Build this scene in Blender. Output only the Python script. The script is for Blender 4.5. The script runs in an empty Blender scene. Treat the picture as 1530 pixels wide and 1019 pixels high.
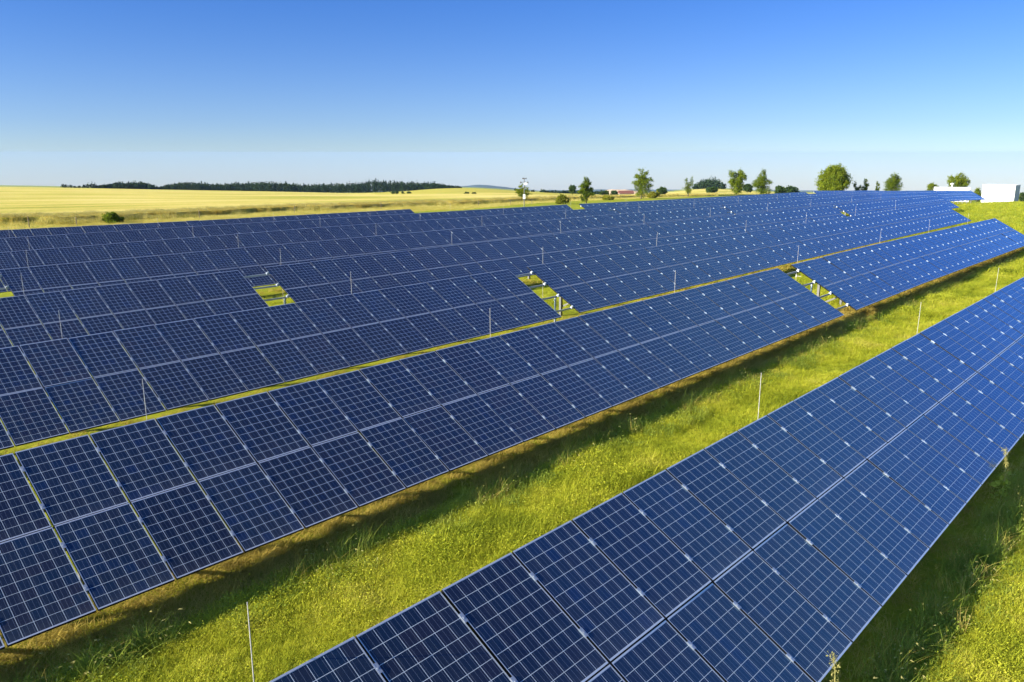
import bpy, bmesh, math, random
import numpy as np
from mathutils import Vector, Matrix, noise

rng = np.random.default_rng(7)
random.seed(7)
SC = bpy.context.scene
ZO = 6.2                                   # camera height; near ground is about z = 0

# ------------------------------------------------------------------ camera
F_PX, YAW, PITCH, TILT, MOD_L = 1183.239, 0.8320975, 0.2327808, 0.5065143, 1.465
cam = bpy.data.cameras.new('camera')
cam.sensor_width = 36; cam.lens = 36 * F_PX / 1530
cam.clip_start = 0.1; cam.clip_end = 30000
cam_ob = bpy.data.objects.new('camera', cam)
SC.collection.objects.link(cam_ob)
_sy, _cy, _cp, _sp = math.sin(YAW), math.cos(YAW), math.cos(PITCH), math.sin(PITCH)
FWD = np.array([_sy * _cp, _cy * _cp, -_sp]); RGT = np.array([_cy, -_sy, 0.0]); UPV = np.cross(RGT, FWD)
cam_ob.matrix_world = Matrix(((RGT[0], UPV[0], -FWD[0], 0), (RGT[1], UPV[1], -FWD[1], 0), (RGT[2], UPV[2], -FWD[2], ZO), (0, 0, 0, 1)))
SC.camera = cam_ob

# ------------------------------------------------------------------ sun, sky, exposure
SUN_EL, SUN_W = math.radians(22.5), math.radians(65.5)      # elevation; degrees west of north (+Y)
sunvec = Vector((-math.sin(SUN_W) * math.cos(SUN_EL), math.cos(SUN_W) * math.cos(SUN_EL), math.sin(SUN_EL)))
sl = bpy.data.lights.new('sun', 'SUN'); sl.energy = 5.0; sl.angle = math.radians(0.55); sl.color = (1.0, 0.90, 0.72)
so = bpy.data.objects.new('sun', sl); SC.collection.objects.link(so)
so.rotation_euler = sunvec.to_track_quat('Z', 'Y').to_euler(); so.location = (-30, 20, 40)

w = bpy.data.worlds.new('World'); SC.world = w; w.use_nodes = True
nt = w.node_tree; nt.nodes.clear()
def N(t, ty, **kw):
    n = t.nodes.new(ty)
    for k, v in kw.items(): setattr(n, k, v)
    return n
wo = N(nt, 'ShaderNodeOutputWorld'); bg = N(nt, 'ShaderNodeBackground'); bg.inputs['Strength'].default_value = 0.075
sky = N(nt, 'ShaderNodeTexSky'); sky.sky_type = 'NISHITA'; sky.sun_disc = False
sky.sun_elevation = SUN_EL; sky.sun_rotation = -SUN_W; sky.air_density = 1.0; sky.dust_density = 0.3; sky.ozone_density = 2.5
tc = N(nt, 'ShaderNodeTexCoord'); sx = N(nt, 'ShaderNodeSeparateXYZ')
ad = N(nt, 'ShaderNodeMath', operation='ADD'); ad.inputs[1].default_value = 0.045   # the land falls away, so the sky starts a little below level
mx = N(nt, 'ShaderNodeMath', operation='MAXIMUM'); mx.inputs[1].default_value = 0.004
cx = N(nt, 'ShaderNodeCombineXYZ'); vn = N(nt, 'ShaderNodeVectorMath', operation='NORMALIZE')
L = nt.links.new
L(tc.outputs['Generated'], sx.inputs[0]); L(sx.outputs['Z'], ad.inputs[0]); L(ad.outputs[0], mx.inputs[0])
L(sx.outputs['X'], cx.inputs['X']); L(sx.outputs['Y'], cx.inputs['Y']); L(mx.outputs[0], cx.inputs['Z'])
L(cx.outputs[0], vn.inputs[0]); L(vn.outputs[0], sky.inputs['Vector'])
rp = N(nt, 'ShaderNodeValToRGB')           # deeper blue with height, plus an unseen brighter band added to fill shadows
rp.color_ramp.interpolation = 'B_SPLINE'
SKY_RAMP = [(0.0, (0.82, 0.835, 0.93)), (0.08, (0.55, 0.66, 0.95)), (0.22, (0.20, 0.455, 0.96)), (0.36, (0.24, 0.48, 0.98)), (0.54, (0.8, 1.0, 1.3)), (0.70, (0.3, 0.5, 0.95)), (0.80, (0.2, 0.40, 0.85)), (1.0, (0.2, 0.40, 0.85))]
e = rp.color_ramp.elements
while len(e) < len(SKY_RAMP): e.new(0.5)
for i, (p_, c_) in enumerate(SKY_RAMP): e[i].position = p_; e[i].color = (*c_, 1)
mm = N(nt, 'ShaderNodeMix', data_type='RGBA', blend_type='MULTIPLY'); mm.inputs[0].default_value = 1.0
L(mx.outputs[0], rp.inputs[0]); L(sky.outputs[0], mm.inputs[6]); L(rp.outputs[0], mm.inputs[7])
dt = N(nt, 'ShaderNodeVectorMath', operation='DOT_PRODUCT'); dt.inputs[1].default_value = sunvec; L(tc.outputs['Generated'], dt.inputs[0])   # bright sky round the sun
d0 = N(nt, 'ShaderNodeMath', operation='MAXIMUM'); d0.inputs[1].default_value = 0.0; L(dt.outputs['Value'], d0.inputs[0])
d1 = N(nt, 'ShaderNodeMath', operation='POWER'); d1.inputs[1].default_value = 3.5; L(d0.outputs[0], d1.inputs[0])
d2 = N(nt, 'ShaderNodeVectorMath', operation='MULTIPLY_ADD'); d2.inputs[1].default_value = (7.0, 5.0, 2.6); d2.inputs[2].default_value = (1, 1, 1); L(d1.outputs[0], d2.inputs[0])
vs_ = N(nt, 'ShaderNodeVectorMath', operation='MULTIPLY'); L(mm.outputs[2], vs_.inputs[0]); L(d2.outputs[0], vs_.inputs[1])
L(vs_.outputs[0], bg.inputs['Color']); L(bg.outputs[0], wo.inputs[0])
SC.view_settings.view_transform = 'Standard'; SC.view_settings.look = 'None'
SC.view_settings.exposure = 1.25; SC.view_settings.gamma = 1.0
SC.cycles.max_bounces = 6; SC.cycles.transparent_max_bounces = 6; SC.cycles.volume_bounces = 0

# ------------------------------------------------------------------ helpers
def link(o, parent=None):
    SC.collection.objects.link(o)
    if parent is not None: o.parent = parent
    return o
def mesh(name, verts, faces, mats, midx=None, smooth=False, uvs=None):
    me = bpy.data.meshes.new(name)
    me.from_pydata([tuple(map(float, v)) for v in verts], [], faces)
    for m in (mats if isinstance(mats, (list, tuple)) else [mats]): me.materials.append(m)
    if midx is not None: me.polygons.foreach_set('material_index', list(midx))
    if smooth: me.polygons.foreach_set('use_smooth', [True] * len(faces))
    if uvs is not None:
        uv = me.uv_layers.new(name='UVMap')
        uv.data.foreach_set('uv', np.asarray(uvs, dtype=np.float32).ravel())
    me.update(); return me
def obj(name, me, parent=None, loc=None):
    o = bpy.data.objects.new(name, me); link(o, parent)
    if loc is not None: o.location = loc
    return o
def tag(o, label, cat, group=None):
    o['label'] = label; o['category'] = cat
    if group: o['group'] = group
    return o
def thing(name, loc, label, cat, group=None):
    o = bpy.data.objects.new(name, None); link(o); o.location = loc; o.empty_display_size = 0.2
    return tag(o, label, cat, group)
class MB:
    """collects shapes for one mesh"""
    def __init__(s): s.v = []; s.f = []; s.m = []
    def add(s, vs, fs, mi=0):
        b = len(s.v); s.v += [tuple(map(float, q)) for q in vs]; s.f += [tuple(b + i for i in q) for q in fs]; s.m += [mi] * len(fs)
    def box(s, lo, hi, mi=0, M=None):
        x0, y0, z0 = lo; x1, y1, z1 = hi
        vs = [(x0, y0, z0), (x1, y0, z0), (x1, y1, z0), (x0, y1, z0), (x0, y0, z1), (x1, y0, z1), (x1, y1, z1), (x0, y1, z1)]
        if M is not None: vs = [M @ Vector(q) for q in vs]
        s.add(vs, [(3, 2, 1, 0), (4, 5, 6, 7), (0, 1, 5, 4), (1, 2, 6, 5), (2, 3, 7, 6), (3, 0, 4, 7)], mi)
    def tube(s, pts, rad, n=8, mi=0, cap=True):
        pts = [Vector(q) for q in pts]; rad = rad if isinstance(rad, (list, tuple)) else [rad] * len(pts)
        vs = []
        for i, q in enumerate(pts):
            d = (pts[min(i + 1, len(pts) - 1)] - pts[max(i - 1, 0)]).normalized()
            a = d.orthogonal().normalized() if abs(d.z) > .9 else d.cross(Vector((0, 0, 1))).normalized()
            b = d.cross(a)
            for k in range(n):
                t = 2 * math.pi * k / n; vs.append(q + (a * math.cos(t) + b * math.sin(t)) * rad[i])
        fs = [(i * n + k, i * n + (k + 1) % n, (i + 1) * n + (k + 1) % n, (i + 1) * n + k) for i in range(len(pts) - 1) for k in range(n)]
        if cap: fs += [tuple(reversed(range(n))), tuple(range((len(pts) - 1) * n, len(pts) * n))]
        s.add(vs, fs, mi)
    def beam(s, p, q, wx, wz, mi=0):
        p, q = Vector(p), Vector(q); d = (q - p).normalized(); a = d.cross(Vector((0, 0, 1)))
        a = a.normalized() if a.length > 1e-4 else Vector((1, 0, 0)); b = a.cross(d)
        vs = [c + a * sa * wx / 2 + b * sb * wz / 2 for c in (p, q) for sa, sb in ((-1, -1), (1, -1), (1, 1), (-1, 1))]
        s.add(vs, [(3, 2, 1, 0), (4, 5, 6, 7), (0, 1, 5, 4), (1, 2, 6, 5), (2, 3, 7, 6), (3, 0, 4, 7)], mi)
    def build(s, name, mats, smooth=False):
        return mesh(name, s.v, s.f, mats, s.m, smooth)

# ------------------------------------------------------------------ materials
def mat(name):
    m = bpy.data.materials.new(name); m.use_nodes = True
    t = m.node_tree; b = t.nodes['Principled BSDF']; return m, t, b
def plain(name, col, rough=0.6, metal=0.0, var=0.12, scale=6.0, spec=0.5):
    m, t, b = mat(name)
    g = N(t, 'ShaderNodeNewGeometry'); nz = N(t, 'ShaderNodeTexNoise'); nz.inputs['Scale'].default_value = scale; nz.inputs['Detail'].default_value = 4
    t.links.new(g.outputs['Position'], nz.inputs['Vector'])
    mr = N(t, 'ShaderNodeMapRange'); mr.inputs['To Min'].default_value = 1 - var; mr.inputs['To Max'].default_value = 1 + var
    t.links.new(nz.outputs['Fac'], mr.inputs['Value'])
    mxx = N(t, 'ShaderNodeMix', data_type='RGBA', blend_type='MULTIPLY'); mxx.inputs[0].default_value = 1; mxx.inputs[6].default_value = (*col, 1)
    t.links.new(mr.outputs[0], mxx.inputs[7]); t.links.new(mxx.outputs[2], b.inputs['Base Color'])
    b.inputs['Roughness'].default_value = rough; b.inputs['Metallic'].default_value = metal; b.inputs['Specular IOR Level'].default_value = spec
    return m
def math_node(t, op, a, b=None, c=None):
    n = N(t, 'ShaderNodeMath', operation=op)
    for i, v in enumerate((a, b, c)):
        if v is None: continue
        if isinstance(v, (int, float)): n.inputs[i].default_value = v
        else: t.links.new(v, n.inputs[i])
    return n.outputs[0]
def foliage(name, cols, trans=0.35, nscale=0.6, rough=0.55, rnd=0.35):
    """leaf material: colour varies from clump to clump and over patches; light passes through a little"""
    m, t, b = mat(name)
    oi = N(t, 'ShaderNodeObjectInfo'); g = N(t, 'ShaderNodeNewGeometry'); nz = N(t, 'ShaderNodeTexNoise')
    nz.inputs['Scale'].default_value = nscale; nz.inputs['Detail'].default_value = 5; nz.inputs['Roughness'].default_value = 0.65
    t.links.new(g.outputs['Position'], nz.inputs['Vector'])
    a = math_node(t, 'MULTIPLY_ADD', oi.outputs['Random'], rnd, -rnd / 2)
    nn = math_node(t, 'MULTIPLY_ADD', nz.outputs['Fac'], 1.8, -0.4)
    isl = math_node(t, 'MULTIPLY_ADD', g.outputs['Random Per Island'], 0.24, -0.12)
    fac = math_node(t, 'ADD', math_node(t, 'ADD', a, nn), isl)
    cr = N(t, 'ShaderNodeValToRGB'); el = cr.color_ramp.elements
    while len(el) < len(cols): el.new(0.5)
    for i, c in enumerate(cols): el[i].position = i / (len(cols) - 1); el[i].color = (*c, 1)
    t.links.new(fac, cr.inputs[0]); t.links.new(cr.outputs[0], b.inputs['Base Color'])
    b.inputs['Roughness'].default_value = 0.75; b.inputs['Specular IOR Level'].default_value = 0.08
    tr = N(t, 'ShaderNodeBsdfTranslucent'); ms = N(t, 'ShaderNodeMixShader'); ms.inputs[0].default_value = trans
    t.links.new(cr.outputs[0], tr.inputs['Color']); t.links.new(b.outputs[0], ms.inputs[1]); t.links.new(tr.outputs[0], ms.inputs[2])
    t.links.new(ms.outputs[0], t.nodes['Material Output'].inputs['Surface'])
    return m

M_ALU = plain('anodised_aluminium', (0.86, 0.87, 0.89), 0.36, 0.65, 0.06)
M_CLAMP = plain('clamp_aluminium', (0.43, 0.47, 0.54), 0.40, 0.6, 0.08)
M_FLANK = plain('seam_shade_black', (0.014, 0.014, 0.014), 0.8, 0.0, 0.2, spec=0.03)  # near black: the shade in the panel seams is put into this colour
M_RAIL = plain('rail_steel', (0.40, 0.42, 0.45), 0.45, 0.5, 0.1, 20)
M_GALV = plain('galvanised_steel', (0.15, 0.15, 0.15), 0.6, 0.3, 0.2, 20)
M_ROD = plain('rod_white', (0.48, 0.45, 0.41), 0.45, 0.0, 0.15)
M_WHITE = plain('white_render', (0.72, 0.71, 0.69), 0.75, 0.0, 0.10, 1.2)
M_GREY = plain('grey_panel', (0.42, 0.45, 0.50), 0.6, 0.0, 0.06)
M_DARK = plain('dark_plastic', (0.05, 0.055, 0.06), 0.5)
M_WOOD = plain('weathered_wood', (0.20, 0.14, 0.08), 0.8, 0, 0.3, 12)
M_BARK = plain('bark', (0.11, 0.085, 0.06), 0.9, 0, 0.35, 9)
M_ROOF = plain('red_roof_tiles', (0.17, 0.06, 0.04), 0.8, 0, 0.2, 2)
M_WALL = plain('barn_wall', (0.33, 0.27, 0.22), 0.8, 0, 0.1, 2)

def pv_material(name='solar_cells'):
    m, t, b = mat(name); lk = t.links.new
    uv = N(t, 'ShaderNodeUVMap'); uv.uv_map = 'UVMap'; s = N(t, 'ShaderNodeSeparateXYZ'); lk(uv.outputs[0], s.inputs[0])
    cu, cv = (0.973 - 0.020) / 6, (1.449 - 0.038) / 9
    u = math_node(t, 'DIVIDE', math_node(t, 'SUBTRACT', s.outputs['X'], 0.010), cu)
    v = math_node(t, 'DIVIDE', math_node(t, 'SUBTRACT', s.outputs['Y'], 0.019), cv)
    fu, fv = math_node(t, 'FRACT', u), math_node(t, 'FRACT', v)
    du = math_node(t, 'ABSOLUTE', math_node(t, 'SUBTRACT', fu, 0.5)); dv = math_node(t, 'ABSOLUTE', math_node(t, 'SUBTRACT', fv, 0.5))
    gap = math_node(t, 'MAXIMUM', math_node(t, 'GREATER_THAN', du, 0.5 - GAPW), math_node(t, 'GREATER_THAN', dv, 0.5 - GAPW))
    # a thin white margin outside the cell field
    om = math_node(t, 'MAXIMUM', math_node(t, 'GREATER_THAN', math_node(t, 'ABSOLUTE', math_node(t, 'SUBTRACT', u, 3.0)), 3.0),
                   math_node(t, 'GREATER_THAN', math_node(t, 'ABSOLUTE', math_node(t, 'SUBTRACT', v, 4.5)), 4.5))
    gap = math_node(t, 'MAXIMUM', gap, om)
    bb = math_node(t, 'LESS_THAN', math_node(t, 'ABSOLUTE', math_node(t, 'SUBTRACT', math_node(t, 'FRACT', math_node(t, 'MULTIPLY', fu, 3.0)), 0.5)), 0.028)
    # each cell has its own shade
    cmb = N(t, 'ShaderNodeCombineXYZ'); oi = N(t, 'ShaderNodeObjectInfo')
    lk(math_node(t, 'FLOOR', u), cmb.inputs[0]); lk(math_node(t, 'FLOOR', v), cmb.inputs[1]); lk(math_node(t, 'MULTIPLY', oi.outputs['Random'], 97.0), cmb.inputs[2])
    wn = N(t, 'ShaderNodeTexWhiteNoise'); wn.noise_dimensions = '3D'; lk(cmb.outputs[0], wn.inputs['Vector'])
    cr = N(t, 'ShaderNodeValToRGB'); el = cr.color_ramp.elements
    cols = [(0.0, (0.013, 0.013, 0.018)), (0.3, (0.008, 0.014, 0.022)), (0.75, (0.005, 0.014, 0.028)), (1.0, (0.004, 0.015, 0.048))]
    while len(el) < len(cols): el.new(0.5)
    for i, (p_, c) in enumerate(cols): el[i].position = p_; el[i].color = (*c, 1)
    mixr = math_node(t, 'MULTIPLY_ADD', oi.outputs['Random'], 0.3, math_node(t, 'MULTIPLY', math_node(t, 'POWER', wn.outputs['Value'], 1.6), 0.75))
    lk(mixr, cr.inputs[0])
    vv = N(t, 'ShaderNodeMix', data_type='RGBA', blend_type='MULTIPLY'); vv.inputs[0].default_value = 1.0; lk(cr.outputs[0], vv.inputs[6]); lk(math_node(t, 'MULTIPLY_ADD', math_node(t, 'FRACT', math_node(t, 'MULTIPLY', oi.outputs['Random'], 13.7)), 0.7, 0.65), vv.inputs[7])
    m1 = N(t, 'ShaderNodeMix', data_type='RGBA'); lk(math_node(t, 'MULTIPLY', bb, 0.55), m1.inputs[0]); lk(vv.outputs[2], m1.inputs[6]); m1.inputs[7].default_value = (0.19, 0.22, 0.27, 1)
    m2 = N(t, 'ShaderNodeMix', data_type='RGBA'); lk(gap, m2.inputs[0]); lk(m1.outputs[2], m2.inputs[6]); m2.inputs[7].default_value = (0.53, 0.58, 0.63, 1)
    # faint dust, thicker in blotches
    g = N(t, 'ShaderNodeNewGeometry'); nz = N(t, 'ShaderNodeTexNoise'); nz.inputs['Scale'].default_value = 3.0; nz.inputs['Detail'].default_value = 6; lk(g.outputs['Position'], nz.inputs['Vector'])
    m3 = N(t, 'ShaderNodeMix', data_type='RGBA'); lk(math_node(t, 'MULTIPLY', nz.outputs['Fac'], 0.014), m3.inputs[0]); lk(m2.outputs[2], m3.inputs[6]); m3.inputs[7].default_value = (0.5, 0.5, 0.5, 1)
    low = math_node(t, 'POWER', math_node(t, 'SUBTRACT', 1.0, math_node(t, 'MINIMUM', math_node(t, 'MULTIPLY', s.outputs['Y'], 2.2), 1.0)), 3.0)
    mps = N(t, 'ShaderNodeMapping'); mps.inputs['Scale'].default_value = (9.0, 1.1, 1.1); lk(g.outputs['Position'], mps.inputs['Vector'])
    ns = N(t, 'ShaderNodeTexNoise'); ns.inputs['Scale'].default_value = 1.6; ns.inputs['Detail'].default_value = 5; lk(mps.outputs[0], ns.inputs['Vector'])
    dirt = math_node(t, 'MULTIPLY', math_node(t, 'ADD', math_node(t, 'MULTIPLY', low, 0.10), math_node(t, 'MULTIPLY', math_node(t, 'MAXIMUM', math_node(t, 'SUBTRACT', ns.outputs['Fac'], 0.52), 0.0), 0.22)), nz.outputs['Fac'])
    m4 = N(t, 'ShaderNodeMix', data_type='RGBA'); lk(dirt, m4.inputs[0]); lk(m3.outputs[2], m4.inputs[6]); m4.inputs[7].default_value = (0.42, 0.38, 0.32, 1)
    vo = N(t, 'ShaderNodeTexVoronoi'); vo.inputs['Scale'].default_value = 1.15; lk(g.outputs['Position'], vo.inputs['Vector'])
    sv = N(t, 'ShaderNodeSeparateXYZ'); lk(vo.outputs['Color'], sv.inputs[0])
    spot = math_node(t, 'MULTIPLY', math_node(t, 'LESS_THAN', math_node(t, 'ADD', vo.outputs['Distance'], math_node(t, 'MULTIPLY', nz.outputs['Fac'], 0.012)), 0.024), math_node(t, 'GREATER_THAN', sv.outputs['X'], 0.55))
    m5 = N(t, 'ShaderNodeMix', data_type='RGBA'); lk(math_node(t, 'MULTIPLY', spot, 0.75), m5.inputs[0]); lk(m4.outputs[2], m5.inputs[6]); m5.inputs[7].default_value = (0.55, 0.55, 0.52, 1)
    lk(m5.outputs[2], b.inputs['Base Color'])
    b.inputs['Roughness'].default_value = 0.07; b.inputs['IOR'].default_value = 1.5
    lk(math_node(t, 'MULTIPLY_ADD', nz.outputs['Fac'], 0.08, 0.05), b.inputs['Roughness'])
    # the blue anti-reflection coat of the cells mirrors the sky in blue
    lw = N(t, 'ShaderNodeLayerWeight'); lw.inputs['Blend'].default_value = 0.5
    gl = N(t, 'ShaderNodeBsdfGlossy'); gl.inputs['Color'].default_value = (0.30, 0.62, 0.95, 1); gl.inputs['Roughness'].default_value = 0.22
    ms = N(t, 'ShaderNodeMixShader'); lk(math_node(t, 'MULTIPLY', math_node(t, 'SUBTRACT', 1.0, gap), math_node(t, 'MULTIPLY_ADD', lw.outputs['Facing'], COAT, 0.015)), ms.inputs[0]); lk(b.outputs[0], ms.inputs[1]); lk(gl.outputs[0], ms.inputs[2])
    lk(ms.outputs[0], t.nodes['Material Output'].inputs['Surface'])
    return m
GAPW = 0.0155; COAT = 0.38
M_PV = pv_material()

def ground_material():
    m, t, b = mat('grassy_soil'); lk = t.links.new
    g = N(t, 'ShaderNodeNewGeometry')
    n1 = N(t, 'ShaderNodeTexNoise'); n1.inputs['Scale'].default_value = 0.35; n1.inputs['Detail'].default_value = 8; n1.inputs['Roughness'].default_value = 0.7
    n2 = N(t, 'ShaderNodeTexNoise'); n2.inputs['Scale'].default_value = 7.0; n2.inputs['Detail'].default_value = 6; n2.inputs['Roughness'].default_value = 0.75
    lk(g.outputs['Position'], n1.inputs['Vector']); lk(g.outputs['Position'], n2.inputs['Vector'])
    f = math_node(t, 'ADD', math_node(t, 'MULTIPLY', n1.outputs['Fac'], 0.6), math_node(t, 'MULTIPLY', n2.outputs['Fac'], 0.5))
    cr = N(t, 'ShaderNodeValToRGB'); el = cr.color_ramp.elements
    cols = [(0.3, (0.10, 0.12, 0.012)), (0.48, (0.22, 0.25, 0.014)), (0.62, (0.32, 0.33, 0.02)), (0.8, (0.42, 0.37, 0.05))]
    while len(el) < len(cols): el.new(0.5)
    for i, (p_, c) in enumerate(cols): el[i].position = p_; el[i].color = (*c, 1)
    lk(f, cr.inputs[0]); lk(cr.outputs[0], b.inputs['Base Color']); b.inputs['Roughness'].default_value = 0.95; b.inputs['Specular IOR Level'].default_value = 0.1
    bp = N(t, 'ShaderNodeBump'); bp.inputs['Strength'].default_value = 0.9; bp.inputs['Distance'].default_value = 0.12; lk(n2.outputs['Fac'], bp.inputs['Height']); lk(bp.outputs[0], b.inputs['Normal'])
    return m
def crop_material(name, cols, streak=0.5):
    m, t, b = mat(name); lk = t.links.new
    g = N(t, 'ShaderNodeNewGeometry'); mp = N(t, 'ShaderNodeMapping'); mp.inputs['Rotation'].default_value = (0, 0, math.radians(-40)); mp.inputs['Scale'].default_value = (0.012, 0.11, 0.1)
    lk(g.outputs['Position'], mp.inputs['Vector'])
    n1 = N(t, 'ShaderNodeTexNoise'); n1.inputs['Scale'].default_value = 1.0; n1.inputs['Detail'].default_value = 7; n1.inputs['Roughness'].default_value = 0.68; lk(mp.outputs[0], n1.inputs['Vector'])
    n2 = N(t, 'ShaderNodeTexNoise'); n2.inputs['Scale'].default_value = 1.6; n2.inputs['Detail'].default_value = 8; n2.inputs['Roughness'].default_value = 0.75; lk(g.outputs['Position'], n2.inputs['Vector'])
    n3 = N(t, 'ShaderNodeTexNoise'); n3.inputs['Scale'].default_value = 0.018; n3.inputs['Detail'].default_value = 3; lk(g.outputs['Position'], n3.inputs['Vector'])
    f = math_node(t, 'ADD', math_node(t, 'MULTIPLY', n1.outputs['Fac'], streak), math_node(t, 'ADD', math_node(t, 'MULTIPLY', n2.outputs['Fac'], 0.35), math_node(t, 'MULTIPLY', n3.outputs['Fac'], 0.35)))
    cr = N(t, 'ShaderNodeValToRGB'); el = cr.color_ramp.elements
    while len(el) < len(cols): el.new(0.5)
    for i, (p_, c) in enumerate(cols): el[i].position = p_; el[i].color = (*c, 1)
    lk(f, cr.inputs[0]); lk(cr.outputs[0], b.inputs['Base Color']); b.inputs['Roughness'].default_value = 0.9; b.inputs['Specular IOR Level'].default_value = 0.1
    bp = N(t, 'ShaderNodeBump'); bp.inputs['Strength'].default_value = 1.0; bp.inputs['Distance'].default_value = 0.5; lk(n2.outputs['Fac'], bp.inputs['Height']); lk(bp.outputs[0], b.inputs['Normal'])
    return m
M_GROUND = ground_material()
M_WHEAT = crop_material('ripe_wheat', [(0.48, (0.34, 0.33, 0.045)), (0.55, (0.52, 0.45, 0.075)), (0.62, (0.66, 0.53, 0.13)), (0.72, (0.76, 0.63, 0.24))])
M_GREENCROP = crop_material('green_gold_crop', [(0.35, (0.30, 0.30, 0.04)), (0.55, (0.46, 0.40, 0.06)), (0.8, (0.52, 0.44, 0.08))])
M_FALLOW = crop_material('pale_fallow', [(0.35, (0.45, 0.30, 0.20)), (0.6, (0.60, 0.44, 0.30)), (0.8, (0.66, 0.50, 0.36))])
M_HILL = plain('wooded_hill', (0.035, 0.060, 0.040), 0.9, 0, 0.25, 0.01)
M_LEAF = foliage('tree_leaves', [(0.06, 0.10, 0.006), (0.15, 0.20, 0.012), (0.28, 0.31, 0.022)], 0.42, 0.8)
M_LEAF_D = foliage('dark_tree_leaves', [(0.03, 0.055, 0.016), (0.05, 0.09, 0.022), (0.085, 0.125, 0.028)], 0.25, 0.3)
M_CONIF = foliage('forest_leaves', [(0.012, 0.028, 0.012), (0.026, 0.048, 0.018), (0.050, 0.072, 0.022)], 0.15, 0.03, rnd=0.2)
M_BUSHY = foliage('yellow_bush_leaves', [(0.10, 0.12, 0.010), (0.22, 0.23, 0.018), (0.34, 0.30, 0.03)], 0.4, 1.2)
M_GRASS = foliage('grass_blades', [(0.10, 0.145, 0.012), (0.33, 0.37, 0.026), (0.53, 0.53, 0.045), (0.60, 0.53, 0.11)], 0.45, 0.55)
M_LUSH = foliage('lush_grass', [(0.15, 0.21, 0.03), (0.27, 0.34, 0.045), (0.42, 0.44, 0.08)], 0.45, 0.6)
M_DRY = foliage('dry_grass', [(0.26, 0.20, 0.05), (0.46, 0.36, 0.08), (0.62, 0.48, 0.14)], 0.3, 0.8)
M_SEED = foliage('grass_seed_heads', [(0.38, 0.34, 0.10), (0.55, 0.50, 0.20)], 0.4, 1.0)
M_STRAW = foliage('straw', [(0.46, 0.36, 0.07), (0.62, 0.52, 0.13), (0.74, 0.63, 0.22)], 0.45, 0.12)
M_STALK = foliage('wheat_stalks', [(0.44, 0.31, 0.05), (0.64, 0.50, 0.11), (0.75, 0.60, 0.18)], 0.45, 0.12)

# ------------------------------------------------------------------ terrain
ROWZ = {1: [(0, -5.458), (40, -5.47)], 2: [(0, -5.545), (30, -5.535), (38, -5.53), (49, -5.62), (63, -5.725)], 3: [(0, -5.565), (39, -5.57), (60, -5.6), (78, -5.66)],
        4: [(5, -5.595), (26, -5.575), (35, -5.62), (43, -5.65), (72, -5.85), (104, -6.13)],
        5: [(9, -5.66), (22, -5.70), (34, -5.755), (44, -5.76), (70, -5.9), (103, -6.15), (137, -7.0), (151, -7.46)],
        6: [(10, -5.79), (27, -5.80), (41, -5.92), (75, -6.2), (103, -6.5), (125, -6.9), (160, -8.0)],
        7: [(13, -5.82), (24, -5.89), (42, -6.06), (63, -6.29), (77, -6.52), (96, -6.75), (119, -7.03), (121, -6.95), (146, -7.74), (160, -8.25)],
        8: [(15, -5.98), (28, -6.17), (48, -6.35)]}
ROWY = lambda r: 2.525 + 7.251 * (r - 1)
ROWX = {1: 7.587, 2: 3.067, 3: 4.264, 4: 4.9, 5: 8.9, 6: 9.3, 7: 6.1, 8: 7.5}
def rowz(r, x):
    k = ROWZ[r]; return float(np.interp(x, [a for a, _ in k], [b for _, b in k])) + ZO
# (bearing in degrees from +Y, tangent of the dip of the land's horizon)
HORIZON = [(15.25, -.0345), (18.76, -.0368), (24.51, -.0409), (30.79, -.0445), (34.34, -.0465), (38.0, -.0483), (39.86, -.0465), (41.75, -.0434), (44.11, -.0420), (46.49, -.0441),
           (48.87, -.0469), (54.09, -.0499), (58.74, -.0477), (60.77, -.0413), (62.56, -.0418), (63.9, -.0451), (67.57, -.0457), (71.67, -.0451), (75.53, -.0451), (78.44, -.0446), (80.17, -.0437)]
def _controls():
    P, S = [], []
    for r, l in ROWZ.items():
        Y = ROWY(r) + 1.2
        for x, z in l + [((l[i][0] + l[i + 1][0]) / 2, (l[i][1] + l[i + 1][1]) / 2) for i in range(len(l) - 1)]:
            th, d = math.degrees(math.atan2(x, Y)), math.hypot(x, Y); P.append((th, d)); S.append((z - .6 + 6.15) / d)
    for th in range(8, 95, 8):
        for d in (8, 18): P.append((th, d)); S.append(0.0)
    for th, tn in HORIZON:
        for d, ee in ((450, -.0025), (700, 0), (1000, -.0035), (1600, -.006)):
            P.append((th, d)); S.append(tn + 6.15 / min(d, 700) + ee)
    P.append((79.3, 195)); S.append((-.0515 * 195 + 6.15) / 195); P.append((79.3, 160)); S.append((-.0515 * 160 + 6.15) / 160); P.append((86, 700)); S.append(-.036)
    return np.array(P, float), np.array(S)
_feat = lambda P: np.stack([P[:, 0] / 14., np.log(P[:, 1]) / .55], 1)
_tps = lambda d: np.where(d > 1e-9, d * d * np.log(np.maximum(d, 1e-9)), 0)
_PC, _S = _controls(); _F = _feat(_PC); _n = len(_F)
_A = np.zeros((_n + 3, _n + 3)); _A[:_n, :_n] = _tps(np.linalg.norm(_F[:, None] - _F[None], axis=2)) + np.eye(_n) * .02
_A[:_n, _n] = 1; _A[:_n, _n + 1:] = _F; _A[_n, :_n] = 1; _A[_n + 1:, :_n] = _F.T
_W = np.linalg.solve(_A, np.concatenate([_S, [0, 0, 0]]))
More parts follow.
